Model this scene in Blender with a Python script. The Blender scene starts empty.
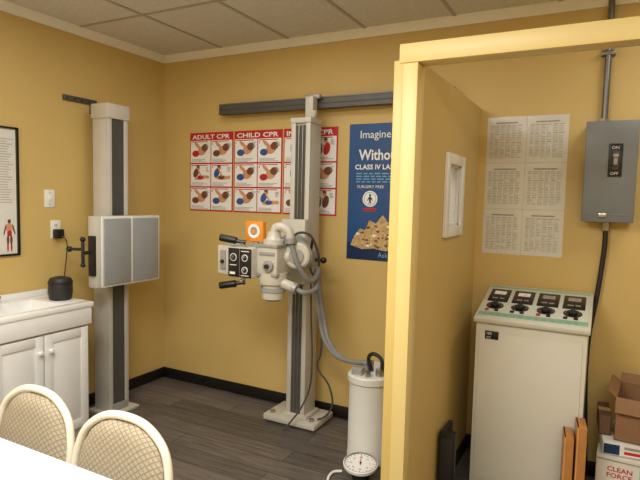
import bpy, bmesh, math, random
from mathutils import Matrix, Vector
random.seed(7)
S=bpy.context.scene
S.view_settings.view_transform='Standard'
# ------------------------------------------------------------------ materials
def srgb(c):
    return tuple(((x/255)/12.92 if x/255<=.04045 else ((x/255+.055)/1.055)**2.4) for x in c)+(1,)
MC={}
def mat(name,rgb,rough=.5,metal=0,var=.06,scale=9,bump=0,bscale=60,coat=0,trans=0,alpha=1):
    if name in MC: return MC[name]
    m=bpy.data.materials.new(name); m.use_nodes=True; nt=m.node_tree; N=nt.nodes; L=nt.links
    b=N["Principled BSDF"]; c=srgb(rgb)
    b.inputs["Roughness"].default_value=rough; b.inputs["Metallic"].default_value=metal
    if coat: b.inputs["Coat Weight"].default_value=coat
    if trans: b.inputs["Transmission Weight"].default_value=trans
    if alpha<1: b.inputs["Alpha"].default_value=alpha
    tc=N.new("ShaderNodeTexCoord"); no=N.new("ShaderNodeTexNoise"); no.inputs["Scale"].default_value=scale; no.inputs["Detail"].default_value=4
    L.new(tc.outputs["Object"],no.inputs["Vector"])
    cr=N.new("ShaderNodeValToRGB")
    cr.color_ramp.elements[0].position=.3; cr.color_ramp.elements[1].position=.7
    cr.color_ramp.elements[0].color=tuple(min(1,x*(1-var)) for x in c[:3])+(1,)
    cr.color_ramp.elements[1].color=tuple(min(1,x*(1+var)) for x in c[:3])+(1,)
    L.new(no.outputs["Fac"],cr.inputs[0]); L.new(cr.outputs[0],b.inputs["Base Color"])
    if bump:
        n2=N.new("ShaderNodeTexNoise"); n2.inputs["Scale"].default_value=bscale; n2.inputs["Detail"].default_value=3
        bp=N.new("ShaderNodeBump"); bp.inputs["Strength"].default_value=bump; bp.inputs["Distance"].default_value=.004
        L.new(tc.outputs["Object"],n2.inputs["Vector"]); L.new(n2.outputs["Fac"],bp.inputs["Height"]); L.new(bp.outputs[0],b.inputs["Normal"])
    MC[name]=m; return m
WALL=mat("yellow_wall_paint",(208,180,112),.55,var=.03,scale=1.5,bump=.25,bscale=120)
TRIMY=mat("pale_yellow_trim_paint",(234,212,142),.4,var=.02,scale=3)
TRIMY2=mat("yellow_trim_paint",(222,196,120),.4,var=.02,scale=3)
CROWN=mat("white_trim_paint",(242,240,232),.4,var=.02)
CEIL=mat("ceiling_tile",(220,218,211),.9,var=.07,scale=55,bump=.5,bscale=90)
GRID=mat("ceiling_grid_metal",(178,175,166),.5,var=.02)
BLKB=mat("black_rubber_base",(24,22,21),.45,var=.1)
WHT=mat("white_enamel",(234,234,229),.3,var=.02)
CAB=mat("white_cabinet_paint",(230,231,229),.35,var=.015)
SINKM=mat("white_sink_plastic",(240,241,239),.22,var=.01)
OFFW=mat("offwhite_equipment_enamel",(198,196,186),.38,var=.03)
OFFW2=mat("cream_equipment_enamel",(200,197,184),.33,var=.03)
GREYP=mat("grey_panel_metal",(152,157,158),.4,var=.03)
GREYD=mat("dark_channel_grey",(76,75,72),.5,var=.1)
GREYL=mat("light_grey_metal",(158,158,154),.35,metal=.2,var=.03)
BLK=mat("black_plastic",(20,20,21),.35,var=.1)
BLK2=mat("soft_black_plastic",(34,34,36),.5,var=.1)
STEEL=mat("steel",(176,174,168),.28,metal=.9,var=.04)
RAILM=mat("grey_rail_metal",(88,88,84),.4,metal=.3,var=.08)
RAILE=mat("grey_rail_edge_metal",(118,118,114),.4,metal=.3,var=.05)
CONC=mat("console_enamel",(206,204,190),.4,var=.03,scale=3)
MINT=mat("mint_green_panel",(138,182,156),.4,var=.03)
CREAMP=mat("console_top_cream",(204,208,196),.4,var=.02)
PAPER=mat("white_paper",(222,220,212),.5,var=.02)
LAM=mat("laminated_paper",(216,214,203),.15,var=.03,scale=6,bump=.8,bscale=7)
INKG=mat("grey_ink",(146,143,135),.6,var=.05)
INKL=mat("pale_grey_ink",(178,175,166),.6,var=.05)
INK=mat("black_ink",(26,24,24),.6,var=.05)
RED=mat("red_ink",(186,30,36),.5,var=.05)
BLUEP=mat("deep_blue_poster_ink",(22,76,134),.4,var=.12,scale=5)
BLUED=mat("dark_blue_ink",(16,44,84),.4,var=.15)
CYAN=mat("light_blue_ink",(120,180,214),.4,var=.05)
WHITEI=mat("white_ink",(238,238,234),.5,var=.01)
SKIN=mat("tan_ink",(206,150,112),.5,var=.08)
BLUEI=mat("blue_ink",(48,84,150),.5,var=.08)
BROWNI=mat("brown_ink",(112,66,44),.5,var=.1)
ROCK=mat("rock_tan_ink",(196,166,112),.5,var=.35,scale=60)
ORNG=mat("orange_label",(232,146,44),.45,var=.04)
EBOX=mat("grey_electrical_enamel",(120,123,122),.42,var=.03)
PIPE=mat("galvanised_conduit",(120,120,116),.35,metal=.7,var=.06)
CARD=mat("brown_cardboard",(134,100,68),.8,var=.06,scale=14)
CARDD=mat("dark_brown_cardboard",(98,70,46),.8,var=.06)
TAPE=mat("packing_tape",(176,146,100),.25,var=.04)
WOODO=mat("light_brown_wood",(170,114,58),.5,var=.15,scale=12)
WOODE=mat("pale_wood_edge",(196,150,90),.5,var=.1,scale=12)
CREAM=mat("cream_chair_frame",(232,226,206),.3,var=.02)
TABLEM=mat("white_table_laminate",(242,243,244),.35,var=.01)
CABLE=mat("grey_cable",(128,128,125),.55,var=.05)
CABLED=mat("dark_grey_cable",(74,72,70),.55,var=.05)
CAN=mat("white_can_enamel",(218,219,212),.35,var=.02)
GLASS=mat("clear_glass",(255,255,255),.03,var=0,trans=1)

def floor_mat():
    m=bpy.data.materials.new("dark_wood_vinyl_plank"); m.use_nodes=True; nt=m.node_tree; N=nt.nodes; L=nt.links; b=N["Principled BSDF"]
    tc=N.new("ShaderNodeTexCoord"); mp=N.new("ShaderNodeMapping"); L.new(tc.outputs["Object"],mp.inputs[0])
    br=N.new("ShaderNodeTexBrick"); br.offset=.37; br.inputs["Scale"].default_value=1
    br.inputs["Brick Width"].default_value=1.2; br.inputs["Row Height"].default_value=.15; br.inputs["Mortar Size"].default_value=.0022
    br.inputs["Color1"].default_value=srgb((112,105,99)); br.inputs["Color2"].default_value=srgb((82,77,73)); br.inputs["Mortar"].default_value=srgb((38,35,33)); br.inputs["Bias"].default_value=-.1
    L.new(mp.outputs[0],br.inputs["Vector"])
    mp2=N.new("ShaderNodeMapping"); mp2.inputs["Scale"].default_value=(1.4,22,1); L.new(tc.outputs["Object"],mp2.inputs[0])
    no=N.new("ShaderNodeTexNoise"); no.inputs["Scale"].default_value=2.2; no.inputs["Detail"].default_value=8; no.inputs["Roughness"].default_value=.65; L.new(mp2.outputs[0],no.inputs["Vector"])
    cr=N.new("ShaderNodeValToRGB"); cr.color_ramp.elements[0].position=.3; cr.color_ramp.elements[1].position=.72
    cr.color_ramp.elements[0].color=(.5,.5,.5,1); cr.color_ramp.elements[1].color=(1.4,1.38,1.35,1); L.new(no.outputs["Fac"],cr.inputs[0])
    mx=N.new("ShaderNodeMix"); mx.data_type='RGBA'; mx.blend_type='MULTIPLY'; mx.inputs[0].default_value=1
    L.new(br.outputs["Color"],mx.inputs[6]); L.new(cr.outputs[0],mx.inputs[7]); L.new(mx.outputs[2],b.inputs["Base Color"])
    b.inputs["Roughness"].default_value=.4
    bp=N.new("ShaderNodeBump"); bp.inputs["Strength"].default_value=.2; bp.inputs["Distance"].default_value=.002; L.new(no.outputs["Fac"],bp.inputs["Height"]); L.new(bp.outputs[0],b.inputs["Normal"])
    return m
FLOORM=floor_mat()
def fabric_mat():
    m=bpy.data.materials.new("beige_lattice_fabric"); m.use_nodes=True; nt=m.node_tree; N=nt.nodes; L=nt.links; b=N["Principled BSDF"]
    tc=N.new("ShaderNodeTexCoord"); sp=N.new("ShaderNodeSeparateXYZ"); L.new(tc.outputs["Object"],sp.inputs[0])
    def mth(op,a,bb=None,v=None):
        n=N.new("ShaderNodeMath"); n.operation=op; L.new(a,n.inputs[0])
        if bb is not None: L.new(bb,n.inputs[1])
        if v is not None: n.inputs[1].default_value=v
        return n.outputs[0]
    yz=mth('ADD',sp.outputs[1],sp.outputs[2])
    a=mth('ADD',sp.outputs[0],yz); d=mth('SUBTRACT',sp.outputs[0],yz)
    sa=mth('ABSOLUTE',mth('SINE',mth('MULTIPLY',a,v=118))); sd=mth('ABSOLUTE',mth('SINE',mth('MULTIPLY',d,v=118)))
    mn=mth('MINIMUM',sa,sd)
    cr=N.new("ShaderNodeValToRGB"); cr.color_ramp.elements[0].position=.1; cr.color_ramp.elements[1].position=.6
    cr.color_ramp.elements[0].color=srgb((140,128,106)); cr.color_ramp.elements[1].color=srgb((176,165,142)); L.new(mn,cr.inputs[0])
    no=N.new("ShaderNodeTexNoise"); no.inputs["Scale"].default_value=220; L.new(tc.outputs["Object"],no.inputs["Vector"])
    mx=N.new("ShaderNodeMix"); mx.data_type='RGBA'; mx.blend_type='OVERLAY'; mx.inputs[0].default_value=.4
    L.new(cr.outputs[0],mx.inputs[6]); L.new(no.outputs["Fac"],mx.inputs[7]); L.new(mx.outputs[2],b.inputs["Base Color"])
    b.inputs["Roughness"].default_value=.95
    return m
FABRIC=fabric_mat()
# ------------------------------------------------------------------ mesh builder
def catmull(pts,n=6,closed=False):
    P=[Vector(p) for p in pts]; out=[]
    k=len(P)
    segs=k if closed else k-1
    for i in range(segs):
        if closed: p0,p1,p2,p3=P[(i-1)%k],P[i],P[(i+1)%k],P[(i+2)%k]
        else: p0=P[i-1] if i else P[0]*2-P[1]; p1=P[i]; p2=P[i+1]; p3=P[i+2] if i+2<k else P[-1]*2-P[-2]
        for j in range(n):
            t=j/n
            out.append(.5*((2*p1)+(-p0+p2)*t+(2*p0-5*p1+4*p2-p3)*t*t+(-p0+3*p1-3*p2+p3)*t**3))
    if not closed: out.append(P[-1])
    return out
class B:
    def __init__(s,M=None): s.bm=bmesh.new(); s.mats=[]; s.M=M or Matrix()
    def mi(s,m):
        if m not in s.mats: s.mats.append(m)
        return s.mats.index(m)
    def merge(s,t,m,X=None):
        i=s.mi(m)
        for f in t.faces: f.material_index=i
        t.transform(s.M@(X or Matrix()))
        me=bpy.data.meshes.new("tmp"); t.to_mesh(me); t.free(); s.bm.from_mesh(me); bpy.data.meshes.remove(me); return s
    def box(s,x0,x1,y0,y1,z0,z1,m,bev=0,seg=2,X=None):
        t=bmesh.new(); bmesh.ops.create_cube(t,size=1)
        for v in t.verts: v.co=Vector(((x0+x1)/2+v.co.x*(x1-x0),(y0+y1)/2+v.co.y*(y1-y0),(z0+z1)/2+v.co.z*(z1-z0)))
        if bev: bmesh.ops.bevel(t,geom=list(t.edges),offset=bev,segments=seg,profile=.5,affect='EDGES')
        return s.merge(t,m,X)
    def cyl(s,p0,p1,r0,m,r1=None,seg=24,bev=0):
        p0=Vector(p0);p1=Vector(p1);r1=r0 if r1 is None else r1
        d=p1-p0; t=bmesh.new(); bmesh.ops.create_cone(t,cap_ends=True,segments=seg,radius1=r0,radius2=r1,depth=d.length)
        if bev:
            es=[e for e in t.edges if abs(e.verts[0].co.z-e.verts[1].co.z)<1e-6]
            bmesh.ops.bevel(t,geom=es,offset=bev,segments=3,profile=.5,affect='EDGES')
        X=Matrix.Translation((p0+p1)/2)@d.to_track_quat('Z','Y').to_matrix().to_4x4()
        return s.merge(t,m,X)
    def sph(s,c,r,m,sc=(1,1,1),seg=20):
        t=bmesh.new(); bmesh.ops.create_uvsphere(t,u_segments=seg,v_segments=seg//2,radius=r)
        return s.merge(t,m,Matrix.Translation(c)@Matrix.Diagonal((*sc,1)))
    def lathe(s,prof,m,c=(0,0,0),axis=(0,0,1),seg=32):
        t=bmesh.new(); rings=[]
        for r,z in prof:
            rings.append([t.verts.new((r*math.cos(2*math.pi*i/seg),r*math.sin(2*math.pi*i/seg),z)) for i in range(seg)] if r>1e-5 else [t.verts.new((0,0,z))])
        for a,b in zip(rings,rings[1:]):
            for i in range(seg):
                j=(i+1)%seg
                if len(a)==1 and len(b)==1: continue
                if len(a)==1: t.faces.new((a[0],b[j],b[i]))
                elif len(b)==1: t.faces.new((a[i],a[j],b[0]))
                else: t.faces.new((a[i],a[j],b[j],b[i]))
        bmesh.ops.recalc_face_normals(t,faces=t.faces)
        X=Matrix.Translation(c)@Vector(axis).to_track_quat('Z','Y').to_matrix().to_4x4()
        return s.merge(t,m,X)
    def tube(s,pts,r,m,seg=10,closed=False,smooth=6,rib=0):
        P=catmull(pts,smooth,closed) if smooth else [Vector(p) for p in pts]
        t=bmesh.new(); rings=[]; n=len(P); up=None
        for i,p in enumerate(P):
            if closed: d=P[(i+1)%n]-P[i-1]
            else: d=P[min(i+1,n-1)]-P[max(i-1,0)]
            d.normalize()
            if up is None: up=Vector((0,0,1)) if abs(d.z)<.9 else Vector((1,0,0))
            a=d.cross(up); a.normalize(); b=a.cross(d); b.normalize(); up=b
            rr=r*(1+rib*(i%2))
            rings.append([t.verts.new(p+a*rr*math.cos(2*math.pi*k/seg)+b*rr*math.sin(2*math.pi*k/seg)) for k in range(seg)])
        prs=list(zip(rings,rings[1:]))+([(rings[-1],rings[0])] if closed else [])
        for A,C in prs:
            for k in range(seg): t.faces.new((A[k],A[(k+1)%seg],C[(k+1)%seg],C[k]))
        if not closed: t.faces.new(rings[0][::-1]); t.faces.new(rings[-1])
        bmesh.ops.recalc_face_normals(t,faces=t.faces)
        return s.merge(t,m)
    def prism(s,pts,ext,m,bev=0):
        t=bmesh.new(); v=[t.verts.new(p) for p in pts]; f=t.faces.new(v)
        r=bmesh.ops.extrude_face_region(t,geom=[f]); e=Vector(ext)
        for x in r['geom']:
            if isinstance(x,bmesh.types.BMVert): x.co+=e
        bmesh.ops.recalc_face_normals(t,faces=t.faces)
        if bev: bmesh.ops.bevel(t,geom=list(t.edges),offset=bev,segments=2,profile=.5,affect='EDGES')
        return s.merge(t,m)
    def rect(s,a0,b0,a1,b1,m,c=0):
        t=bmesh.new(); t.faces.new([t.verts.new(p) for p in ((a0,b0,c),(a1,b0,c),(a1,b1,c),(a0,b1,c))]); return s.merge(t,m)
    def ell(s,a,b,ra,rb,m,c=0,rot=0,seg=20):
        t=bmesh.new(); cr,sr=math.cos(rot),math.sin(rot); vs=[]
        for i in range(seg):
            x=ra*math.cos(2*math.pi*i/seg); y=rb*math.sin(2*math.pi*i/seg)
            vs.append(t.verts.new((a+x*cr-y*sr,b+x*sr+y*cr,c)))
        t.faces.new(vs); return s.merge(t,m)
    def flat(s,pts,m,c=0):
        t=bmesh.new(); t.faces.new([t.verts.new((p[0],p[1],c)) for p in pts]); return s.merge(t,m)
    def text(s,txt,a,b,h,m,c=0,w=None,align='LEFT',bold=0):
        cu=bpy.data.curves.new("t","FONT"); cu.body=txt; cu.size=1; cu.resolution_u=2; cu.offset=bold
        ob=bpy.data.objects.new("t",cu); S.collection.objects.link(ob); bpy.context.view_layer.update()
        me=bpy.data.meshes.new_from_object(ob.evaluated_get(bpy.context.evaluated_depsgraph_get()))
        t=bmesh.new(); t.from_mesh(me); bpy.data.objects.remove(ob); bpy.data.curves.remove(cu); bpy.data.meshes.remove(me)
        if not t.verts: t.free(); return s
        xs=[v.co.x for v in t.verts]; W=max(xs)-min(xs)
        sy=h/.73; sx=sy if w is None else w/W
        off=a-min(xs)*sx if align=='LEFT' else a-(min(xs)+max(xs))/2*sx
        for v in t.verts: v.co=Vector((v.co.x*sx+off,v.co.y*sy+b,c))
        return s.merge(t,m)
    def obj(s,name,parent=None,origin=(0,0,0),label=None,kind=None):
        o_=Vector(origin) if parent is None else Vector(parent["_o"])
        s.bm.transform(Matrix.Translation(-o_))
        me=bpy.data.meshes.new(name); s.bm.to_mesh(me); s.bm.free()
        for m in s.mats: me.materials.append(m)
        me.shade_smooth(); me.set_sharp_from_angle(angle=math.radians(32))
        o=bpy.data.objects.new(name,me); S.collection.objects.link(o)
        o["_o"]=tuple(o_)
        if parent is None: o.location=o_
        else: o.parent=parent
        if label: o["label"]=label
        if kind: o["kind"]=kind
        return o
def thing(name,origin,label,cat,group=None):
    e=bpy.data.objects.new(name,None); S.collection.objects.link(e); e.empty_display_size=.1; e.location=origin
    e["_o"]=tuple(origin); e["label"]=label; e["category"]=cat
    if group: e["group"]=group
    return e
def tag(o,label,cat,group=None):
    o["label"]=label; o["category"]=cat
    if group: o["group"]=group
    return o
def plane_back(y): # art plane facing -Y
    return Matrix(((1,0,0,0),(0,0,-1,y),(0,1,0,0),(0,0,0,1)))
def plane_left(x): # art plane facing +X
    return Matrix(((0,0,1,x),(1,0,0,0),(0,1,0,0),(0,0,0,1)))
XL,YB,XR,YF,ZC=-3.36,3.48,1.7,-1.8,2.77
# ------------------------------------------------------------------ room
B().box(XL-.1,XR+.1,YB,YB+.1,-.05,ZC+.05,WALL).obj("wall_back",kind="structure")
B().box(XL-.1,XL,YF,YB,-.05,ZC+.05,WALL).obj("wall_left",kind="structure")
B().box(XR,XR+.1,YF,YB,-.05,ZC+.05,WALL).obj("wall_right",kind="structure")
B().box(XL-.1,XR+.1,YF-.1,YF,-.05,ZC+.05,WALL).obj("wall_front",kind="structure")
B().box(XL-.1,XR+.1,YF-.1,YB+.1,-.1,0,FLOORM).obj("floor",kind="structure")
b=B().box(XL-.1,XR+.1,YF-.1,YB+.1,ZC,ZC+.1,CEIL)
x=-2.72-.61
while x<XR:
    if x>XL: b.box(x-.011,x+.011,YF,YB,ZC-.006,ZC+.001,GRID)
    x+=.61
y=2.62
while y>YF: b.box(XL,XR,y-.011,y+.011,ZC-.005,ZC+.001,GRID); y-=1.22
b.obj("ceiling",kind="structure")
def crown(name,p0,p1,inw):
    p0=Vector(p0);p1=Vector(p1);n=Vector(inw)
    prof=[(0,0),(.0,-.055),(.012,-.055),(.018,-.04),(.035,-.018),(.045,-.008),(.045,0)]
    B().prism([p0+n*a+Vector((0,0,ZC+z)) for a,z in prof],p1-p0,CROWN).obj(name,kind="structure")
crown("trim_1",(XL,YB,0),(XR,YB,0),(0,-1,0))
crown("trim_2",(XL,YF,0),(XL,YB,0),(1,0,0))
def base(name,x0,x1,y0,y1): B().box(x0,x1,y0,y1,0,.09,BLKB,.003).obj(name,kind="structure")
base("baseboard_back",XL,XR,YB-.012,YB); base("baseboard_left",XL,XL+.012,YF,YB)
# partition with window opening
PX0,PX1=-.79,-.71
WY0,WY1,WZ0,WZ1=2.725,2.985,1.475,1.795
b=B().box(PX0,PX1,2.26,WY0,0,2.19,WALL).box(PX0,PX1,WY1,YB,0,2.19,WALL).box(PX0,PX1,WY0,WY1,0,WZ0,WALL).box(PX0,PX1,WY0,WY1,WZ1,2.19,WALL)
b.obj("wall_partition",kind="structure")
b=B()
for xa,xb in ((PX1,PX1+.02),(PX0-.02,PX0)):
    b.box(xa,xb,WY0-.055,WY0,WZ0-.055,WZ1+.055,WHT,.004).box(xa,xb,WY1,WY1+.055,WZ0-.055,WZ1+.055,WHT,.004)
    b.box(xa,xb,WY0,WY1,WZ0-.055,WZ0,WHT,.004).box(xa,xb,WY0,WY1,WZ1,WZ1+.055,WHT,.004)
b.box(PX0,PX1,WY0,WY0+.01,WZ0,WZ1,WHT).box(PX0,PX1,WY1-.01,WY1,WZ0,WZ1,WHT).box(PX0,PX1,WY0,WY1,WZ0,WZ0+.01,WHT).box(PX0,PX1,WY0,WY1,WZ1-.01,WZ1,WHT)
b.box(-.727,-.723,WY0+.01,WY1-.01,WZ0+.01,WZ1-.01,GLASS)
b.obj("window_1",kind="structure")
B().box(-.808,-.768,2.17,2.26,0,2.185,TRIMY2,.002).box(-.767,-.703,2.165,2.26,0,2.17,TRIMY,.002).obj("trim_3",kind="structure")
B().box(-.785,XR,2.165,2.26,2.172,2.25,TRIMY,.003).obj("trim_4",kind="structure")
base("baseboard_partition",PX1,PX1+.012,2.27,YB-.012)
base("baseboard_partition_outer",PX0-.012,PX0,2.27,YB-.012)
# ------------------------------------------------------------------ posters
def cpr(x0,x1,z0,z1,title,label):
    b=B(plane_back(YB-.002)); w=x1-x0
    b.rect(x0,z0,x1,z1,RED,0)
    b.text(title,x0+.025,z1-.052,.036,WHITEI,.001,w=w*.86,bold=.02)
    rows=3; cols=2; H=(z1-z0-.065)/rows; Wc=(w-.012)/cols
    for r in range(rows):
        for c in range(cols):
            a0=x0+.008+c*Wc; a1=a0+Wc-.008; b1=z1-.065-r*H; b0=b1-H+.012
            b.rect(a0,b0,a1,b1,WHITEI,.001)
            b.rect(a0+.01,b1-.012,a1-.03,b1-.006,RED,.002)
            cx=(a0+a1)/2; cy=(b0+b1)/2+.02
            kind=random.randrange(3)
            cl=random.choice([BLUEI,RED,BLUEI,BROWNI]); cl2=random.choice([RED,BLUEI,BROWNI])
            if kind==0:
                b.ell(cx+.01,cy-.04,.07,.016,SKIN,.002,random.uniform(-.15,.15)).ell(cx+.0,cy-.037,.032,.018,cl2,.0025)
                b.ell(cx-.045,cy-.0,.026,.042,cl,.003,-.5).ell(cx-.02,cy+.042,.017,.02,SKIN,.0035).ell(cx-.024,cy+.052,.017,.012,BROWNI,.004)
                b.flat([(cx-.03,cy+.02),(cx-.018,cy+.024),(cx+.018,cy-.026),(cx+.006,cy-.03)],SKIN,.0036).ell(cx+.078,cy-.036,.015,.015,SKIN,.0035)
            elif kind==1:
                b.ell(cx+.015,cy-.012,.048,.036,SKIN,.002,.4).ell(cx+.045,cy+.012,.034,.03,BROWNI,.0025,.3).ell(cx-.05,cy-.035,.036,.026,cl,.003)
                b.ell(cx-.03,cy+.03,.04,.014,SKIN,.0035,-.7)
            else:
                b.ell(cx-.03,cy-.015,.024,.05,cl,.002,.1).ell(cx-.028,cy+.047,.016,.02,SKIN,.003).ell(cx+.03,cy-.02,.027,.046,cl2,.0025,-.25).ell(cx+.022,cy+.038,.016,.018,SKIN,.003)
                b.flat([(cx+.02,cy+.012),(cx+.02,cy),(cx-.04,cy-.015),(cx-.04,cy-.003)],SKIN,.0035).ell(cx+.02,cy+.05,.016,.01,BROWNI,.0035)
            for q in range(3): b.rect(a0+.012,b0+.006+q*.01,a0+.012+(Wc-.04)*random.uniform(.6,1),b0+.0095+q*.01,INKG,.002)
            for q in range(4): b.rect(a1-.045,b1-.03-q*.01,a1-.045+.04*random.uniform(.5,1),b1-.026-q*.01,INKG,.0045)
            b.text(str(r*cols+c+1),a0+.008,b1-.034,.018,RED,.002,bold=.02)
    o=b.obj("wall_poster",origin=((x0+x1)/2,YB,z0)); tag(o,label,"poster","first aid instruction posters")
cpr(-3.07,-2.625,1.48,2.12,"ADULT CPR","red instruction poster with white panels titled ADULT CPR")
cpr(-2.615,-2.165,1.48,2.12,"CHILD CPR","red instruction poster with white panels titled CHILD CPR")
cpr(-2.155,-1.70,1.48,2.12,"INFANT CPR","red instruction poster half hidden behind the equipment column")
b=B(plane_back(YB-.002)); x0,x1,z0,z1=-1.61,-1.02,1.18,2.13
b.rect(x0,z0,x1,z1,BLUEP,0).rect(x0,z0,x1,z0+.12,BLUED,.001)
b.text("Imagine",x0+.085,z1-.10,.056,WHITEI,.002,w=.225)
b.text("Without",x0+.075,z1-.25,.075,WHITEI,.002,w=.31,bold=.02)
b.text("CLASS IV LASER",x0+.05,z1-.315,.034,WHITEI,.002,w=.34,bold=.025)
for i,wd in enumerate((.4,.44,.38,.42)):
    q=.06
    while q<wd:
        l=random.uniform(.02,.05); b.rect(x0+q,z1-.348-i*.019,x0+q+l,z1-.341-i*.019,CYAN,.002); q+=l+.012
b.text("SURGERY FREE",x0+.07,z1-.445,.02,WHITEI,.002,w=.2)
ez=z1-.52
b.ell(x0+.17,ez,.056,.056,WHITEI,.002,seg=32).ell(x0+.17,ez,.047,.047,CYAN,.0025,seg=32).ell(x0+.17,ez,.042,.042,WHITEI,.0028,seg=32)
b.ell(x0+.17,ez+.025,.008,.009,BLUED,.0032).ell(x0+.17,ez-.004,.008,.02,BLUED,.0032).ell(x0+.158,ez,.0035,.018,BLUED,.0032,-.5).ell(x0+.182,ez,.0035,.018,BLUED,.0032,.5).ell(x0+.165,ez-.024,.0035,.013,BLUED,.0032,-.2).ell(x0+.175,ez-.024,.0035,.013,BLUED,.0032,.2)
b.rect(x0+.12,ez-.075,x0+.22,ez-.064,RED,.003).rect(x0+.13,ez-.09,x0+.21,ez-.082,RED,.003)
rk=[(.03,.10),(.06,.17),(.1,.22),(.14,.21),(.17,.28),(.22,.26),(.27,.32),(.31,.27),(.37,.3),(.42,.22),(.5,.2),(.47,.12),(.38,.1),(.3,.07),(.2,.085),(.12,.075)]
b.flat([(x0+a,z0+c) for a,c in rk],ROCK,.003)
for k in range(60):
    a=random.uniform(.07,.42); c=random.uniform(.095,.2+.06*(a>.15 and a<.38)); r=random.uniform(.006,.018); an=random.uniform(0,3)
    b.flat([(x0+a+r*math.cos(an+q),z0+c+.7*r*math.sin(an+q)) for q in (0,1.5,2.6,4.4)],random.choice([BROWNI,WHITEI,CARD,SKIN]),.0035+k*.00002)
b.text("Ask",x0+.24,z0+.025,.035,CYAN,.002)
tag(b.obj("wall_poster",origin=(-1.31,YB,1.18)),"deep blue poster with white lettering and a rock picture","poster")
for r in range(3):
    for c in range(2):
        x0=-.665+c*.233; z1=2.13-r*.282; b=B(plane_back(YB-.001)); x1=x0+.231; z0=z1-.280
        b.rect(x0,z0,x1,z1,LAM,0)
        b.rect(x0+.05,z1-.04,x1-.05,z1-.033,INKG,.0012)
        for i in range(20):
            zz=z1-.052-i*.0102
            for j in range(6):
                if random.random()<.9: b.rect(x0+.02+j*.033,zz-.0035,x0+.02+j*.033+.024*random.uniform(.6,1),zz,INKL if (i%5) else INKG,.0012)
        for j in range(1,6): b.rect(x0+.016+j*.033,z0+.025,x0+.0172+j*.033,z1-.048,INKG,.0011)
        tag(b.obj("technique_chart",origin=((x0+x1)/2,YB,z0)),"laminated white printed chart sheet taped to yellow wall","chart","laminated charts on the wall")
# left anatomy chart
b=B(plane_left(XL)); y0,y1,z0,z1=1.62,2.17,1.19,2.01
b.box(y0,y1,z0,z0+.012,0,.015,BLK).box(y0,y1,z1-.012,z1,0,.015,BLK).box(y0,y0+.012,z0,z1,0,.015,BLK).box(y1-.014,y1,z0,z1,0,.015,BLK)
fr=b.obj("anatomy_chart",origin=(XL,1.9,1.19)); tag(fr,"black-framed white anatomy chart with muscle figures","chart")
b=B(plane_left(XL+.002)); b.rect(y0+.01,z0+.01,y1-.01,z1-.01,PAPER,0)
def fig(cy,cz,s):
    b.ell(cy,cz+.42*s,.045*s,.06*s,BROWNI,.001); b.ell(cy,cz+.24*s,.09*s,.13*s,SKIN,.001); b.ell(cy,cz+.1*s,.065*s,.08*s,RED,.0015)
    for q in (-1,1):
        b.ell(cy+q*.12*s,cz+.2*s,.022*s,.15*s,BROWNI,.001,q*.25); b.ell(cy+q*.045*s,cz-.08*s,.034*s,.14*s,BROWNI,.002); b.ell(cy+q*.05*s,cz-.27*s,.024*s,.12*s,RED,.0015)
fig(1.88,1.5,.9); fig(2.105,1.31,.24)
for i in range(26): b.rect(2.05,1.93-i*.016,2.05+random.uniform(.05,.09),1.936-i*.016,INKL,.001)
b.text("MUSCULAR",1.72,1.94,.03,RED,.001)
b.obj("chart_print",fr)
# ------------------------------------------------------------------ switch, outlet
t=thing("light_switch",(XL,2.39,1.5),"white wall light switch plate with toggle","light switch")
B(plane_left(XL)).box(2.352,2.428,1.50,1.62,0,.006,WHT,.002).cyl((2.39,1.52,.006),(2.39,1.52,.008),.004,STEEL,seg=10).cyl((2.39,1.6,.006),(2.39,1.6,.008),.004,STEEL,seg=10).obj("switch_plate",t)
B(plane_left(XL)).box(2.384,2.396,1.55,1.572,.006,.02,WHT,.002).obj("toggle",t)
t=thing("wall_outlet",(XL,2.43,1.28),"white wall power outlet with a black plug","outlet")
B(plane_left(XL)).box(2.395,2.47,1.285,1.41,0,.006,WHT,.002).box(2.415,2.45,1.36,1.395,.006,.008,WHT,.001).box(2.424,2.427,1.37,1.385,.008,.009,INK).box(2.436,2.439,1.37,1.385,.008,.009,INK).obj("outlet_plate",t)
b=B(plane_left(XL)).box(2.405,2.462,1.285,1.35,.006,.06,BLK,.008)
b.M=Matrix(); b.tube([(XL+.05,2.435,1.31),(XL+.08,2.46,1.27),(XL+.06,2.475,1.18),(XL+.05,2.47,1.08),(XL+.09,2.42,.97),(XL+.13,2.35,.945)],.0035,BLK,seg=8)
b.obj("plug_cord",t,label="black plug with thin black cord")
# ------------------------------------------------------------------ wall stand (chest receptor)
cy=2.74
t=thing("x_ray_wall_stand",(-3.16,cy,0),"tall off-white x-ray wall stand with grey receptor panel","x-ray stand")
b=B().box(-3.24,-3.10,cy-.09,cy+.09,.02,2.14,OFFW,.004)
b.box(-3.10,-3.085,cy-.09,cy-.055,.02,2.14,OFFW,.003).box(-3.10,-3.085,cy+.055,cy+.09,.02,2.14,OFFW,.003)
b.obj("column",t)
B().box(-3.099,-3.092,cy-.055,cy+.055,.03,2.13,GREYD).obj("channel",t,label="dark grey recessed channel")
B().box(-3.25,-3.075,cy-.1,cy+.1,2.13,2.235,OFFW2,.008).obj("top_cap",t)
B().box(-3.27,-3.02,cy-.13,cy+.13,0,.02,OFFW,.004).box(-3.085,-3.06,cy-.06,cy+.06,.02,.07,GREYL,.003).obj("base_plate",t)
b=B().box(-3.05,-2.965,2.45,3.01,.965,1.45,OFFW,.008)
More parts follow.
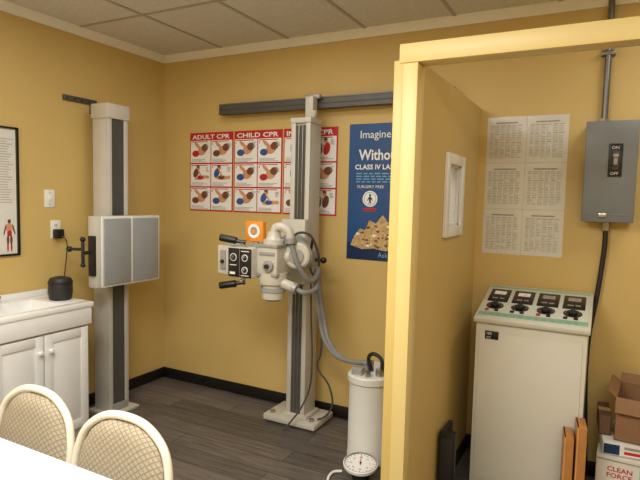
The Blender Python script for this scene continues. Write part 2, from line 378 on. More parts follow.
b.box(-2.967,-2.958,2.488,3.008,1.432,1.449,WHT,.002).box(-2.967,-2.958,2.488,3.008,.966,.98,WHT,.002).box(-2.967,-2.95,2.733,2.747,.98,1.44,WHT,.002).box(-2.967,-2.955,2.996,3.009,.97,1.445,WHT,.002).box(-2.967,-2.955,2.486,2.50,.97,1.445,WHT,.002)
rc=b.obj("receptor_housing",t,label="light grey metal receptor box with pale edge trim")
B().box(-2.965,-2.948,2.50,2.733,.98,1.432,GREYP,.004).obj("receptor_panel",rc,label="grey metal front panel")
B().box(-2.965,-2.948,2.747,2.996,.98,1.432,GREYP,.004).obj("receptor_panel",rc,label="grey metal front panel")
B().box(-3.09,-3.05,cy-.08,cy+.08,1.0,1.4,GREYD,.004).obj("carriage",t)
b=B().cyl((-3.0,2.45,1.21),(-3.0,2.37,1.21),.012,BLK2).cyl((-3.0,2.37,1.13),(-3.0,2.37,1.30),.011,BLK2,bev=.003)
b.sph((-3.0,2.37,1.30),.018,BLK).sph((-3.0,2.37,1.13),.016,BLK).cyl((-3.0,2.37,1.235),(-3.08,2.33,1.235),.010,BLK2).sph((-3.08,2.33,1.235),.02,BLK)
b.box(-3.02,-2.97,2.425,2.452,1.05,1.32,BLK2,.004)
b.obj("lock_handle",rc,label="black lock lever with round knobs")
b=B().box(XL,XL+.012,2.50,2.78,2.245,2.285,RAILM,.002).box(XL+.012,-3.25,cy-.02,cy+.02,2.20,2.23,RAILM,.002).box(XL,XL+.012,cy-.02,cy+.02,2.18,2.25,RAILM,.002)
for q in range(4): b.cyl((XL+.012,2.53+q*.06,2.265),(XL+.015,2.53+q*.06,2.265),.007,BLK,seg=10)
b.obj("wall_bracket",t,label="dark perforated metal bracket")
# ------------------------------------------------------------------ overhead rail
t=thing("wall_rail",(-1.8,3.44,2.24),"dark grey metal equipment rail along the back wall","rail")
b=B().box(-2.70,-.86,3.388,3.395,2.24,2.32,RAILM).box(-2.70,-.86,3.383,3.44,2.311,2.32,RAILE,.001).box(-2.70,-.86,3.383,3.44,2.24,2.247,RAILM,.001).box(-2.70,-.86,3.43,3.44,2.24,2.32,RAILM,.001)
b.box(-2.70,-.86,3.384,3.392,2.272,2.278,GREYD,.001)
b.obj("rail_channel",t)
for xx in (-2.6,-2.1,-1.4,-.95): B().box(xx-.03,xx+.03,3.44,YB,2.25,2.31,RAILM,.002).obj("mounting_block",t)
# ------------------------------------------------------------------ tube stand
t=thing("x_ray_tube_stand",(-1.85,3.28,0),"off-white x-ray tube stand with tall column and cables","x-ray machine")
cx0,cx1,c0,c1=-1.925,-1.775,3.20,3.36
b=B().box(cx0,cx1,c0+.015,c1,.06,2.115,OFFW,.004).box(cx0,cx0+.035,c0,c0+.015,.06,2.115,OFFW,.003).box(cx1-.035,cx1,c0,c0+.015,.06,2.115,OFFW,.003)
b.obj("column",t)
B().box(cx0+.035,cx1-.035,c0+.008,c0+.015,.08,2.10,GREYD).obj("channel",t,label="dark grey recessed channel")
for q in (.06,.09): B().cyl((cx0+q,c0+.003,.1),(cx0+q,c0+.003,2.1),.0025,STEEL,seg=6).obj("lift_cable",t)
b=B().box(cx0-.005,cx1+.005,c0-.005,c1+.005,2.115,2.15,OFFW2,.004).box(-1.875,-1.815,3.30,3.37,2.14,2.31,OFFW2,.004).box(-1.90,-1.79,3.345,3.38,2.30,2.33,GREYL,.003)
b.cyl((-1.845,3.36,2.28),(-1.845,3.384,2.28),.02,GREYL).cyl((-1.80,3.27,2.15),(-1.80,3.30,2.2),.02,OFFW2)
b.obj("top_bracket",t)
b=B().box(-2.08,-1.66,3.14,3.43,.012,.055,OFFW2,.008).box(-1.95,-1.75,3.18,3.38,.055,.08,OFFW2,.006)
b.obj("base_carriage",t,label="off-white base plate")
for xx in (-2.03,-1.71):
    B().cyl((xx,3.19,.055),(xx,3.19,.075),.018,STEEL,seg=6).obj("bolt",t)
    for yy in (3.18,3.37): B().cyl((xx,yy,.015),(xx,yy+.03,.015),.015,BLK2).obj("wheel",t)
B().box(-1.945,-1.755,3.12,3.195,1.02,1.46,OFFW2,.01).box(-1.76,-1.70,3.13,3.24,1.14,1.24,GREYL,.006).cyl((-1.70,3.18,1.19),(-1.65,3.18,1.19),.012,BLK2).sph((-1.64,3.18,1.19),.022,BLK).cyl((-1.73,3.16,1.24),(-1.70,3.13,1.33),.009,BLK2).obj("column_carriage",t,label="off-white sliding carriage with grey clamp")
# horizontal jointed arm
b=B().cyl((-1.86,3.13,1.27),(-1.80,2.98,1.26),.055,OFFW2,bev=.006)
b.lathe([(0,-.03),(.1,-.03),(.106,-.02),(.106,.02),(.1,.03),(0,.03)],GREYL,(-1.82,3.07,1.265),(-.3,1,.05))
b.lathe([(0,-.045),(.07,-.045),(.082,-.035),(.084,.03),(.075,.045),(0,.045)],OFFW2,(-1.655,2.86,1.25),(-.35,1,.0))
b.lathe([(.084,-.012),(.09,-.012),(.09,.012),(.084,.012)],GREYP,(-1.655,2.86,1.25),(-.35,1,.0))
b.lathe([(0,-.012),(.045,-.012),(.045,.012),(0,.012)],GREYL,(-1.64,2.813,1.25),(-.35,1,.0))
b.cyl((-1.66,2.9,1.25),(-1.80,3.02,1.26),.05,OFFW2).cyl((-1.78,2.80,1.23),(-1.67,2.84,1.25),.045,OFFW2)
b.obj("support_arm",t,label="cream jointed support arm with round joints")
# tube housing: block, barrel below, collar above
H=(-1.775,2.77,1.225)
b=B().box(-1.85,-1.705,2.695,2.85,1.13,1.315,OFFW2,.01,3).box(-1.862,-1.70,2.688,2.855,1.125,1.145,GREYL,.004).box(-1.862,-1.70,2.688,2.855,1.30,1.32,GREYL,.004)
b.lathe([(0,-.25),(.058,-.25),(.068,-.243),(.074,-.18),(.066,-.175),(.066,-.16),(.086,-.15),(.09,-.11),(.088,-.08),(0,-.08)],OFFW2,H)
b.lathe([(.072,-.012),(.08,-.012),(.08,.012),(.072,.012)],GREYP,(H[0],H[1],1.04))
b.lathe([(0,-.004),(.045,-.004),(.045,.0),(0,0)],BLK2,(H[0],H[1],.973))
b.lathe([(0,.08),(.066,.08),(.066,.12),(.05,.125),(.04,.15),(.038,.17),(0,.17)],OFFW2,H)
b.cyl((-1.76,2.70,1.19),(-1.76,2.675,1.19),.035,GREYL,bev=.004).cyl((-1.76,2.675,1.19),(-1.76,2.66,1.19),.014,BLK2)
b.box(-1.83,-1.72,2.685,2.70,1.255,1.275,GREYP,.003)
b.obj("tube_housing",t,label="compact cream metal tube housing")
b=B().tube([(-1.775,2.77,1.385),(-1.76,2.77,1.42),(-1.715,2.775,1.425),(-1.68,2.785,1.40),(-1.668,2.79,1.36)],.026,OFFW2,seg=16,rib=.08)
b.cyl((-1.668,2.79,1.365),(-1.665,2.793,1.325),.032,GREYL,bev=.004)
b.obj("cable_elbow",t,label="ribbed cream cable elbow")
b=B().cyl((-1.72,2.76,1.09),(-1.645,2.785,1.06),.032,OFFW2,bev=.004).cyl((-1.645,2.785,1.06),(-1.62,2.79,1.05),.037,GREYL,bev=.003)
b.obj("cable_elbow",t,label="short cream cable socket")
col=B().box(-2.02,-1.845,2.64,2.86,1.11,1.295,OFFW2,.008).obj("collimator",t,label="cream box with black control face")
b=B(plane_back(2.64)).box(-2.018,-1.938,1.115,1.290,0,.006,BLK,.002).box(-1.932,-1.848,1.115,1.290,0,.008,BLK,.002)
for (a,c) in ((-1.89,1.235),(-1.89,1.16)): b.lathe([(.017,.008),(.021,.008),(.021,.014),(.017,.014)],WHITEI,(a,c,.0)).cyl((a,c,.008),(a,c,.02),.012,BLK2,bev=.002).rect(a-.002,c,a+.002,c+.012,WHITEI,.0205)
b.lathe([(.02,.006),(.024,.006),(.024,.01),(.02,.01)],WHITEI,(-1.978,1.235,0)).cyl((-1.978,1.235,.006),(-1.978,1.235,.022),.014,GREYD,bev=.002)
b.rect(-2.005,1.185,-1.955,1.19,WHITEI,.0065).rect(-2.005,1.13,-1.965,1.145,WHITEI,.0065).rect(-1.92,1.272,-1.862,1.277,WHITEI,.0085).rect(-1.92,1.125,-1.862,1.129,WHITEI,.0085)
b.obj("control_face",col)
b=B().box(-2.12,-2.02,2.66,2.84,1.12,1.30,OFFW,.006).box(-2.13,-2.12,2.68,2.82,1.145,1.28,GREYL,.002)
b.box(-2.095,-2.055,2.652,2.66,1.15,1.27,GREYL,.002).cyl((-2.075,2.652,1.2),(-2.075,2.642,1.2),.012,BLK)
b.obj("beam_filter_box",col)
for z,dz in ((1.325,.03),(1.075,-.03)):
    B().cyl((-1.93,2.70,z-dz*1.2),(-1.96,2.68,z),.011,STEEL).tube([(-1.93,2.69,z),(-1.98,2.67,z+dz*.2),(-2.06,2.64,z+dz*.7)],.012,BLK).cyl((-1.98,2.668,z+dz*.25),(-2.08,2.63,z+dz*.85),.022,BLK,bev=.006).obj("steering_handle",t,label="chunky black rubber grip")
b=B().box(-1.955,-1.825,2.72,2.76,1.33,1.455,ORNG,.006)
b.M=plane_back(2.72); b.ell(-1.89,1.395,.044,.044,WHITEI,.001,seg=28).ell(-1.89,1.395,.026,.026,GREYL,.0015).ell(-1.89,1.395,.012,.012,ORNG,.002)
b.M=Matrix(); b.box(-1.91,-1.87,2.73,2.75,1.29,1.335,GREYL,.002)
b.obj("angle_indicator",t,label="orange and white angle indicator label")
for k in range(2):
    d=k*.03; st=[(-1.665,2.793,1.33),(-1.62,2.80,1.20),(-1.58,2.86,1.10)] if k==0 else [(-1.62,2.79,1.05),(-1.57,2.81,1.03),(-1.55,2.90,1.04)]
    B().tube(st+[(-1.58,2.95+d,1.10-.03*k),(-1.60,3.03,1.14),(-1.645,3.09+d,1.13),(-1.665+d,3.12,1.02),(-1.64+d,3.13,.85),(-1.58+d,3.1,.68),(-1.47+d,3.05,.60),(-1.34+d*.6,3.01,.59),(-1.245+d,3.0+d,.60),(-1.243+d,3.005+d,.58)],.015,CABLE,seg=10,rib=.09,smooth=9).obj("high_voltage_cable",t,label="thick ribbed grey cable")
B().tube([(-1.72,2.86,1.30),(-1.70,2.92,1.38),(-1.64,3.0,1.36),(-1.62,3.08,1.2),(-1.67,3.1,1.1),(-1.74,3.16,1.15)],.008,CABLED).obj("control_cable",t,label="thin dark cable")
B().tube([(-1.74,3.19,1.05),(-1.72,3.17,.8),(-1.70,3.16,.5),(-1.72,3.17,.3),(-1.76,3.12,.16),(-1.83,3.08,.05),(-1.86,3.05,.01)],.006,CABLED).obj("control_cable",t,label="thin dark cable")
B().tube([(-1.70,3.17,1.12),(-1.66,3.16,1.0),(-1.64,3.18,.6),(-1.68,3.2,.45),(-1.60,3.22,.33),(-1.57,3.23,.2),(-1.62,3.24,.1),(-1.68,3.22,.065)],.007,CABLED).obj("control_cable",t,label="thin dark cable")
# ------------------------------------------------------------------ transformer can
kx,ky=-1.205,2.99
t=thing("high_voltage_transformer",(kx,ky,0),"white cylindrical transformer tank with hoses on top","transformer")
B().lathe([(0,0),(.12,0),(.127,.008),(.127,.05),(.124,.055),(.124,.5),(.134,.505),(.134,.54),(.125,.548),(0,.55)],CAN,(kx,ky,0),seg=40).obj("tank",t)
B().cyl((kx-.04,ky+.02,.549),(kx-.04,ky+.02,.585),.026,GREYL).obj("terminal",t,label="metal cable terminal")
B().cyl((kx+.0,ky+.05,.549),(kx+.0,ky+.05,.59),.022,GREYL).obj("terminal",t,label="metal cable terminal")
B().cyl((kx+.075,ky-.03,.549),(kx+.075,ky-.03,.59),.024,STEEL).obj("terminal",t,label="metal cable terminal")
B().cyl((kx-.085,ky-.005,.549),(kx-.085,ky-.005,.575),.018,STEEL,seg=6).obj("terminal",t,label="metal cable terminal")
B().box(kx-.085,kx-.02,ky-.085,ky-.035,.549,.59,GREYL,.003).obj("terminal_box",t,label="grey terminal box")
B().box(kx+.02,kx+.10,ky+.01,ky+.05,.549,.62,OFFW2,.004).obj("terminal_box",t)
B().cyl((kx+.02,ky-.08,.549),(kx+.02,ky-.08,.58),.018,STEEL,seg=6).obj("filler_cap",t)
B().tube([(kx+.0,ky+.02,.56),(kx-.01,ky,.64),(kx+.03,ky-.02,.675),(kx+.085,ky-.03,.65),(kx+.09,ky-.03,.58)],.012,BLK2).obj("hose",t,label="looped black hose")
# dial scale
c=Vector((-1.15,2.755,.085)); t=thing("dial_scale",(c.x,c.y,0),"round white dial scale with pale rim lying on the floor","scale")
ax=Vector((.05,-.14,.98)).normalized()
B().cyl((c.x,c.y+.01,0),c-ax*.012,.05,BLK2,r1=.05).obj("base",t,label="small black base")
B().lathe([(0,-.014),(.090,-.014),(.099,-.006),(.1,.01),(.094,.014),(.088,.008)],WHT,c,ax,seg=40).lathe([(.088,.009),(.0905,.0145),(.094,.015),(.094,.013)],STEEL,c,ax,seg=40).obj("rim",t,label="pale metal rim")
Xd=Matrix.Translation(c)@ax.to_track_quat('Z','Y').to_matrix().to_4x4()
b=B(Xd).cyl((0,0,0),(0,0,.007),.089,WHITEI,seg=40)
for i in range(24):
    a=i*math.pi/12; r0=.076 if i%2 else .068
    b.flat([(r0*math.cos(a-.02),r0*math.sin(a-.02)),(.084*math.cos(a-.02),.084*math.sin(a-.02)),(.084*math.cos(a+.02),.084*math.sin(a+.02)),(r0*math.cos(a+.02),r0*math.sin(a+.02))],INK,.008)
for i in range(8):
    a=i*math.pi/4; b.text(str(i*10),.055*math.cos(a),.055*math.sin(a)-.006,.012,INK,.008,align='CENTER')
b.obj("dial_face",t,label="white dial face with black graduations")
B(Xd).flat([(-.003,-.02),(.003,-.02),(.001,.065),(-.001,.065)],RED,.010).cyl((0,0,.008),(0,0,.012),.006,INK).obj("pointer",t)
b=B().tube([(-1.27,2.76,.01),(-1.31,2.72,.01),(-1.29,2.62,.01),(-1.2,2.55,.01),(-1.1,2.5,.01)],.008,WHT)
tag(b.obj("power_cord",origin=(-1.2,2.6,0)),"white cord lying on the dark floor","cord")
# ------------------------------------------------------------------ control console
cxl,cxr,cf,cb=-.575,-.03,2.95,3.42
t=thing("x_ray_control_console",((cxl+cxr)/2,3.2,0),"off-white metal control console with sloped dial panel","control console")
zf,zb=.955,1.07
B().prism([(cxl,cf,.04),(cxl,cb,.04),(cxl,cb,zb),(cxl,cf,zf)],(cxr-cxl,0,0),CONC,.004).box(cxl+.02,cxr-.02,cf+.02,cb-.02,0,.04,BLK2).obj("cabinet_body",t)
B().box(cxl+.02,cxr-.02,cf-.006,cf,.08,.90,CONC,.003).obj("front_panel",t)
sl=Vector((0,cb-cf+.02,zb-zf)); L=sl.length; sn=sl.normalized(); nn=Vector((1,0,0)).cross(sn)
o=Vector((cxl-.012,cf-.02,zf+.001))
Mx=Matrix(((1,sn.x,nn.x,o.x),(0,sn.y,nn.y,o.y),(0,sn.z,nn.z,o.z),(0,0,0,1)))
Wc=cxr-cxl+.024
top=B(Mx).box(0,Wc,0,L,0,.028,CONC,.006).obj("top_panel",t)
b=B(Mx).box(.015,Wc-.015,.03,L-.03,.028,.032,CREAMP,.001).box(.015,Wc-.015,.035,.085,.032,.0335,MINT,.0005).box(.015,Wc-.015,L-.05,L-.03,.032,.0335,MINT,.0005)
for k in range(13): b.rect(.035+k*.038,.05,.035+k*.038+.022,.058,INKG,.0345)
b.obj("panel_face",top,label="cream and mint green dial panel face")
for k in range(4):
    a=.03+k*.132
    b=B(Mx).box(a-.002,a+.108,.235,.415,.032,.037,BLK,.001)
    b.rect(a+.02,.335,a+.085,.385,WHITEI if k<2 else GREYL,.0375).flat([(a+.05,.34),(a+.053,.34),(a+.07,.38),(a+.068,.38)],RED,.038)
    b.rect(a+.02,.27,a+.05,.285,GREYL,.0375).rect(a+.06,.27,a+.085,.285,GREYL,.0375)
    b.obj("meter",top,label="flat black square meter")
    b=B(Mx).cyl((a+.052,.175,.032),(a+.052,.175,.035),.046,BLK,seg=28).cyl((a+.052,.175,.035),(a+.052,.175,.05),.022,BLK2,bev=.003).box(a+.048,a+.056,.155,.195,.048,.056,BLK,.002)
    for q in range(7):
        an=math.pi*(q/6); b.ell(a+.052+.036*math.cos(an),.175+.036*math.sin(an),.002,.002,WHITEI,.0357,seg=8)
    b.obj("selector_knob",top,label="black selector knob")
    B(Mx).box(a+.01,a+.03,.10,.12,.032,.04,BLK if k%2 else RED,.002).obj("push_button",top)
    B(Mx).box(a+.06,a+.08,.10,.12,.032,.04,BLK,.002).obj("push_button",top)
b=B(plane_back(cf-.006)).box(cxl+.05,cxl+.12,.87,.915,0,.003,BLK,.001)
b.text("105",cxl+.06,.895,.014,WHITEI,.0035).text("CC",cxl+.06,.875,.012,WHITEI,.0035)
b.obj("asset_sticker",t,label="small black sticker with white characters")
# ------------------------------------------------------------------ electrical box + conduits
t=thing("electrical_disconnect",(.025,3.42,1.51),"grey metal electrical disconnect box with switch lever","electrical box")
B().box(-.10,.145,3.37,YB,1.515,2.06,EBOX,.004).obj("enclosure",t)
dr=B().box(-.106,.151,3.355,3.37,1.51,2.065,EBOX,.005).box(-.085,.13,3.352,3.356,1.55,1.555,EBOX).obj("cover",t)
b=B(plane_back(3.355)).box(.012,.08,1.76,1.94,0,.006,BLK,.003)
b.text("ON",.026,1.91,.017,WHITEI,.0065).text("OFF",.024,1.77,.017,WHITEI,.0065)
b.box(.03,.062,1.795,1.90,.006,.02,GREYD,.003)
b.obj("switch_plate",dr,label="black plate reading ON OFF")
B(plane_back(3.355)).box(.036,.056,1.82,1.88,.02,.05,GREYL,.004).box(.032,.06,1.86,1.88,.02,.058,GREYL,.004).obj("lever",dr,label="grey switch lever")
B(plane_back(3.355)).box(-.02,.02,1.535,1.56,0,.008,STEEL,.002).obj("latch",dr)
b=B().cyl((-.02,3.45,2.06),(-.02,3.45,ZC),.017,PIPE).cyl((-.02,3.45,2.06),(-.02,3.45,2.09),.025,STEEL,seg=6)
for z in (2.45,): b.box(-.055,.015,3.43,YB,z-.012,z+.012,PIPE,.002)
tag(b.obj("electrical_conduit",origin=(-.02,3.45,2.06)),"galvanised conduit running up from grey electrical box","conduit")
b=B().cyl((.02,3.45,1.512),(.02,3.45,1.46),.022,STEEL,seg=8).tube([(.02,3.45,1.47),(.02,3.45,1.35),(.0,3.45,1.1),(-.03,3.45,.85),(-.035,3.45,.6),(-.02,3.45,.3),(-.01,3.45,.1)],.014,BLK2,seg=14)
tag(b.obj("electrical_conduit",origin=(0,3.45,.1)),"black flexible conduit running down from grey electrical box","conduit")
# ------------------------------------------------------------------ items beside console
b=B().box(-.695,-.61,2.72,2.76,0,.40,BLK,.006).box(-.685,-.62,2.715,2.72,.03,.37,BLK2,.003).box(-.695,-.67,2.76,2.92,0,.39,BLK2,.004)
tag(b.obj("black_case",origin=(-.65,2.8,0)),"slim black plastic case standing beside the partition","case")
for k,(xa,h) in enumerate(((-.09,.48),(-.036,.54))):
    b=B().box(-.022,.022,-.09,.05,0,h,WOODO,.002).box(-.021,-.014,-.092,.05,.0,h,WOODE)
    o=b.obj("wooden_board"); o.location=(xa,2.875,0.0); o.rotation_euler=(0,0,math.radians(6)); tag(o,"light brown wooden panel standing against the console front","board","wooden boards")
def carton(name,x0,x1,y0,y1,z0,z1,m,label,open_=False,rot=0):
    t=thing(name,((x0+x1)/2,(y0+y1)/2,z0),label,"box")
    th=.005; b=B()
    b.box(x0,x1,y0,y1,z0,z0+th,m).box(x0,x1,y0,y0+th,z0,z1,m).box(x0,x1,y1-th,y1,z0,z1,m).box(x0,x0+th,y0,y1,z0,z1,m).box(x1-th,x1,y0,y1,z0,z1,m)
    b.obj("carton_body",t)
    if open_:
        B().prism([(x0,y0,z1),(x0,y1,z1),(x0-.04,y1,z1+.03),(x0-.04,y0,z1+.03)],(.003,0,.003),m).obj("flap",t)
        B().prism([(x0,y0,z1),(x1,y0,z1),(x1,y0-.03,z1-.07),(x0,y0-.03,z1-.07)],(0,-.003,.003),m).obj("flap",t)
        B().prism([(x0,y1,z1),(x1,y1,z1),(x1,y1+.03,z1+.04),(x0,y1+.03,z1+.04)],(0,.003,.003),m).obj("flap",t)
    else:
        xm=(y0+y1)/2
        B().box(x0,x1,y0,xm-.001,z1,z1+.004,m).obj("flap",t); B().box(x0,x1,xm+.001,y1,z1,z1+.004,m).obj("flap",t)
        B().box(x0-.001,x1+.001,xm-.025,xm+.025,z1+.004,z1+.005,TAPE).obj("tape",t)
    t.rotation_euler=(0,0,math.radians(rot))
    return t
carton("cardboard_box",.05,.42,2.98,3.30,0,.15,CARDD,"brown cardboard box at the bottom of the stack")
t=carton("cardboard_box",.05,.44,2.96,3.30,.155,.35,LAM,"greyish white carton with red CLEAN FORCE lettering",rot=-3)
b=B(plane_back(2.96)); b.text("CLEAN",.10,.285,.024,RED,.001,w=.11,bold=.02); b.text("FORCE",.10,.253,.024,RED,.001,w=.11,bold=.02); b.rect(.055,.335,.43,.342,INKG,.001).rect(.24,.23,.41,.32,CYAN,.001).rect(.055,.165,.43,.21,INKL,.001)
b.obj("printed_label",t,label="red and blue printing")
t=carton("cardboard_box",.055,.45,3.0,3.32,.356,.42,PAPER,"flat white carton with blue printed band in the stack",rot=4)
B(plane_back(3.0)).rect(.06,.362,.13,.412,BLUED,.001).rect(.15,.37,.4,.385,RED,.001).rect(.15,.395,.3,.408,INKG,.001).obj("printed_label",t,label="dark blue and red printing")
carton("cardboard_box",.125,.50,3.0,3.30,.427,.645,CARD,"open brown cardboard box on top of the stack",True,rot=-5)
t=carton("cardboard_box",.04,.095,3.06,3.28,.427,.52,CARDD,"small brown carton beside the open brown box",rot=3)
# ------------------------------------------------------------------ sink and cabinet
sy0,sy1=1.66,2.345
t=thing("sink_cabinet",(-3.12,2.0,0),"white sink cabinet with two raised panel doors","cabinet")
B().box(XL+.015,-2.90,1.68,2.32,.09,.765,CAB,.003).box(XL+.02,-2.95,1.70,2.30,0,.09,CAB).obj("cabinet_body",t)
for k,(ya,yb,ky2) in enumerate(((1.695,1.995,1.965),(2.005,2.305,2.035))):
    M=plane_left(-2.90)
    d=B(M).box(ya,yb,.11,.755,0,.018,CAB,.003)
    d.box(ya,ya+.05,.11,.755,.018,.024,CAB,.002).box(yb-.05,yb,.11,.755,.018,.024,CAB,.002).box(ya+.05,yb-.05,.11,.165,.018,.024,CAB,.002).box(ya+.05,yb-.05,.70,.755,.018,.024,CAB,.002)
    t2=bmesh.new(); aa,ab,ba,bb=ya+.06,yb-.06,.175,.69; i=.03
    lo=[t2.verts.new(p) for p in ((aa,ba,.018),(ab,ba,.018),(ab,bb,.018),(aa,bb,.018))]; hi=[t2.verts.new(p) for p in ((aa+i,ba+i,.029),(ab-i,ba+i,.029),(ab-i,bb-i,.029),(aa+i,bb-i,.029))]
    t2.faces.new(hi)
    for q in range(4): t2.faces.new((lo[q],lo[(q+1)%4],hi[(q+1)%4],hi[q]))
    d.merge(t2,CAB)
    do=d.obj("door",t)
    B().lathe([(0,0),(.006,0),(.006,.012),(.014,.018),(.016,.026),(.01,.032),(0,.033)],WHT,(-2.877,ky2,.66),(1,0,0),seg=20).obj("knob",do,label="round white knob")
t=thing("laundry_sink",(-3.12,2.0,.77),"glossy white moulded laundry sink on the cabinet","sink")
X0,X1=XL+.005,-2.865; hx0,hx1,hy0,hy1=-3.24,-2.93,1.74,2.17
b=B().box(X0,hx0,sy0,sy1,.875,.91,SINKM,.008).box(hx1,X1,sy0,sy1,.875,.91,SINKM,.008).box(hx0-.01,hx1+.01,sy0,hy0,.875,.91,SINKM,.006).box(hx0-.01,hx1+.01,hy1,sy1,.875,.91,SINKM,.006)
b.box(X1-.02,X1-.006,sy0+.006,sy1-.006,.768,.89,SINKM,.004).box(X0,X1-.006,sy1-.02,sy1-.006,.768,.89,SINKM,.004).box(X0,X1-.006,sy0+.006,sy0+.02,.768,.89,SINKM,.004)
b.box(X0,X0+.03,sy0,sy1,.905,.945,SINKM,.008)
b.obj("sink_top",t)
b=B(); i=.03
P=[(hx0,hy0),(hx1,hy0),(hx1,hy1),(hx0,hy1)]; Q=[(hx0+i,hy0+i),(hx1-i,hy0+i),(hx1-i,hy1-i),(hx0+i,hy1-i)]
t2=bmesh.new(); A=[t2.verts.new((*p,.905)) for p in P]; C=[t2.verts.new((*p,.775)) for p in Q]
for q in range(4): t2.faces.new((A[q],A[(q+1)%4],C[(q+1)%4],C[q]))
t2.faces.new(C[::-1]); b.merge(t2,SINKM); b.cyl((-3.08,1.97,.775),(-3.08,1.97,.778),.025,STEEL)
b.obj("basin",t)
b=B().cyl((-3.29,1.9,.91),(-3.29,1.9,.93),.025,STEEL).tube([(-3.29,1.9,.93),(-3.285,1.9,.965),(-3.22,1.9,.985),(-3.14,1.9,.97)],.011,STEEL)
for yy in (1.83,1.97): b.cyl((-3.29,yy,.91),(-3.29,yy,.93),.02,STEEL).cyl((-3.29,yy,.93),(-3.29,yy,.955),.018,STEEL,r1=.022,seg=8)
b.obj("faucet",t,label="chrome faucet with two taps")
b=B().lathe([(0,0),(.06,0),(.068,.008),(.074,.05),(.072,.12),(.064,.14),(.03,.15),(0,.151)],BLK2,(-3.085,2.265,.911),seg=32).lathe([(.073,.0),(.076,.0),(.076,.008),(.073,.008)],BLK,(-3.085,2.265,1.02))
tag(b.obj("black_canister",origin=(-3.085,2.265,.911)),"black rounded canister standing on the sink ledge","canister")
# ------------------------------------------------------------------ table
t=thing("folding_table",(-1.9,.7,0),"white rectangular table with smooth laminate top","table")
B().box(-2.9,-.95,.34,1.10,.705,.74,TABLEM,.008,3).obj("tabletop",t)
for xa in (-2.75,-1.1):
    for yy in (.42,1.02): B().cyl((xa,yy,0),(xa,yy,.705),.014,GREYL).obj("leg",t,label="grey metal leg")
# ------------------------------------------------------------------ chairs
KZ=.965
def hw(z): # half width of the back at height z
    pts=[(0,.2),(.45,.205),(.58,.218),(.66,.218),(.74,.2),(.80,.165),(.835,.12),(.855,.06),(.862,0)]
    for (a,wa),(c,wc) in zip(pts,pts[1:]):
        if a<=z<=c: return wa+(wc-wa)*(z-a)/(c-a)
    return 0
def yb_(z): return .2+max(0,z-.45)*.16
def chair():
    t=thing("dining_chair",(0,0,0),"cream-framed chair with beige lattice-patterned padded back tucked under the table","chair","chairs at the white table")
    L_=[(-.2,.21,0),(-.205,.2,.45),(-.221,yb_(.6),.6),(-.216,yb_(.7),.7),(-.182,yb_(.79),.79),(-.1,yb_(.85),.85),(0,yb_(.866),.866)]
    L_=[(a,y,z*KZ) for a,y,z in L_]
    R_=[(-a,y,z) for a,y,z in L_[:-1]][::-1]
    B().tube(L_+R_,.0145,CREAM,seg=14,smooth=9).obj("back_frame",t,label="cream metal tube back frame")
    bm=bmesh.new(); n,mm=24,20; F=[];K=[]
    for i in range(n+1):
        s=i/n; z=.50+(.846-.50)*(1-(1-s)**1.6); w=max(hw(z+.006)-.012,.02)
        rf=[];rk=[]
        for j in range(mm+1):
            q=-1+2*j/mm; x=q*w; e=(1-abs(q)**4)*(1-abs(2*s-1)**5)
            rf.append(bm.verts.new((x,yb_(z)-.004-.028*e,z*KZ))); rk.append(bm.verts.new((x,yb_(z)+.006+.012*e,z*KZ)))
        F.append(rf);K.append(rk)
    for i in range(n):
        for j in range(mm):
            bm.faces.new((F[i][j],F[i][j+1],F[i+1][j+1],F[i+1][j])); bm.faces.new((K[i][j],K[i+1][j],K[i+1][j+1],K[i][j+1]))
        bm.faces.new((F[i][0],F[i+1][0],K[i+1][0],K[i][0])); bm.faces.new((F[i][mm],K[i][mm],K[i+1][mm],F[i+1][mm]))
    for j in range(mm):
        bm.faces.new((F[0][j],K[0][j],K[0][j+1],F[0][j+1])); bm.faces.new((F[n][j],F[n][j+1],K[n][j+1],K[n][j]))
    bmesh.ops.recalc_face_normals(bm,faces=bm.faces)
    b=B(); b.merge(bm,FABRIC); b.obj("backrest",t,label="beige padded backrest with woven lattice pattern")
    B().box(-.205,.205,-.22,.185,.42,.475,FABRIC,.02,4).obj("seat",t,label="beige upholstered seat")
    B().box(-.2,.2,-.21,.185,.395,.42,CREAM,.004).obj("seat_frame",t)
    for sx in (-1,1): B().cyl((sx*.185,-.19,0),(sx*.185,-.19,.40),.013,CREAM).obj("leg",t)
    return t
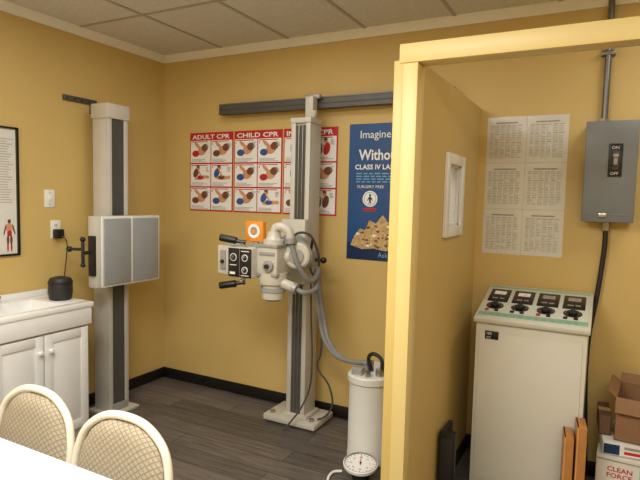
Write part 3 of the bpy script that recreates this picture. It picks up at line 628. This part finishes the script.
c1_=chair()
def copy_thing(t):
    n=t.copy(); S.collection.objects.link(n)
    def rec(src,dst):
        for ch in src.children:
            k=ch.copy(); k.parent=dst; S.collection.objects.link(k); rec(ch,k)
    rec(t,n); return n
c2_=copy_thing(c1_)
c1_.location=(-1.41,1.02,0); c1_.rotation_euler=(0,0,math.radians(1))
c2_.location=(-1.90,1.03,0); c2_.rotation_euler=(0,0,0)
for o in bpy.data.objects:
    if "_o" in o: del o["_o"]
# ------------------------------------------------------------------ lights
def area(loc,sx,sy,p,col=(1,.975,.94),rot=(0,0,0)):
    l=bpy.data.lights.new("ceiling_light","AREA"); l.shape='RECTANGLE'; l.size=sx; l.size_y=sy; l.energy=p; l.color=col
    o=bpy.data.objects.new("ceiling_light",l); o.location=loc; o.rotation_euler=rot; S.collection.objects.link(o)
area((-1.3,.6,ZC-.03),1.2,.6,60)
area((.5,-.3,ZC-.03),1.2,.6,56)
area((-2.1,-1,ZC-.03),1.2,.6,42)
area((.6,2.7,ZC-.03),.6,.6,9)
area((-1.9,2.3,ZC-.02),1.1,.5,10)
w=bpy.data.worlds.new("w"); S.world=w; w.use_nodes=True; w.node_tree.nodes["Background"].inputs[0].default_value=(1,.95,.85,1); w.node_tree.nodes["Background"].inputs[1].default_value=.3
# ------------------------------------------------------------------ camera
ya,pi_,ro=.4838,.0762,.0237
R=Vector((math.cos(ya),math.sin(ya),0)); F=Vector((-math.sin(ya)*math.cos(pi_),math.cos(ya)*math.cos(pi_),-math.sin(pi_))); U=R.cross(F)
Xi=R*math.cos(ro)+U*math.sin(ro); Yi=-R*math.sin(ro)+U*math.cos(ro); Z=-F
cam=bpy.data.cameras.new("camera"); cam.sensor_width=36; cam.lens=535.4/640*36; cam.clip_start=.02
co=bpy.data.objects.new("camera",cam); S.collection.objects.link(co); S.camera=co
co.matrix_world=Matrix(((Xi.x,Yi.x,Z.x,0),(Xi.y,Yi.y,Z.y,0),(Xi.z,Yi.z,Z.z,1.6),(0,0,0,1)))
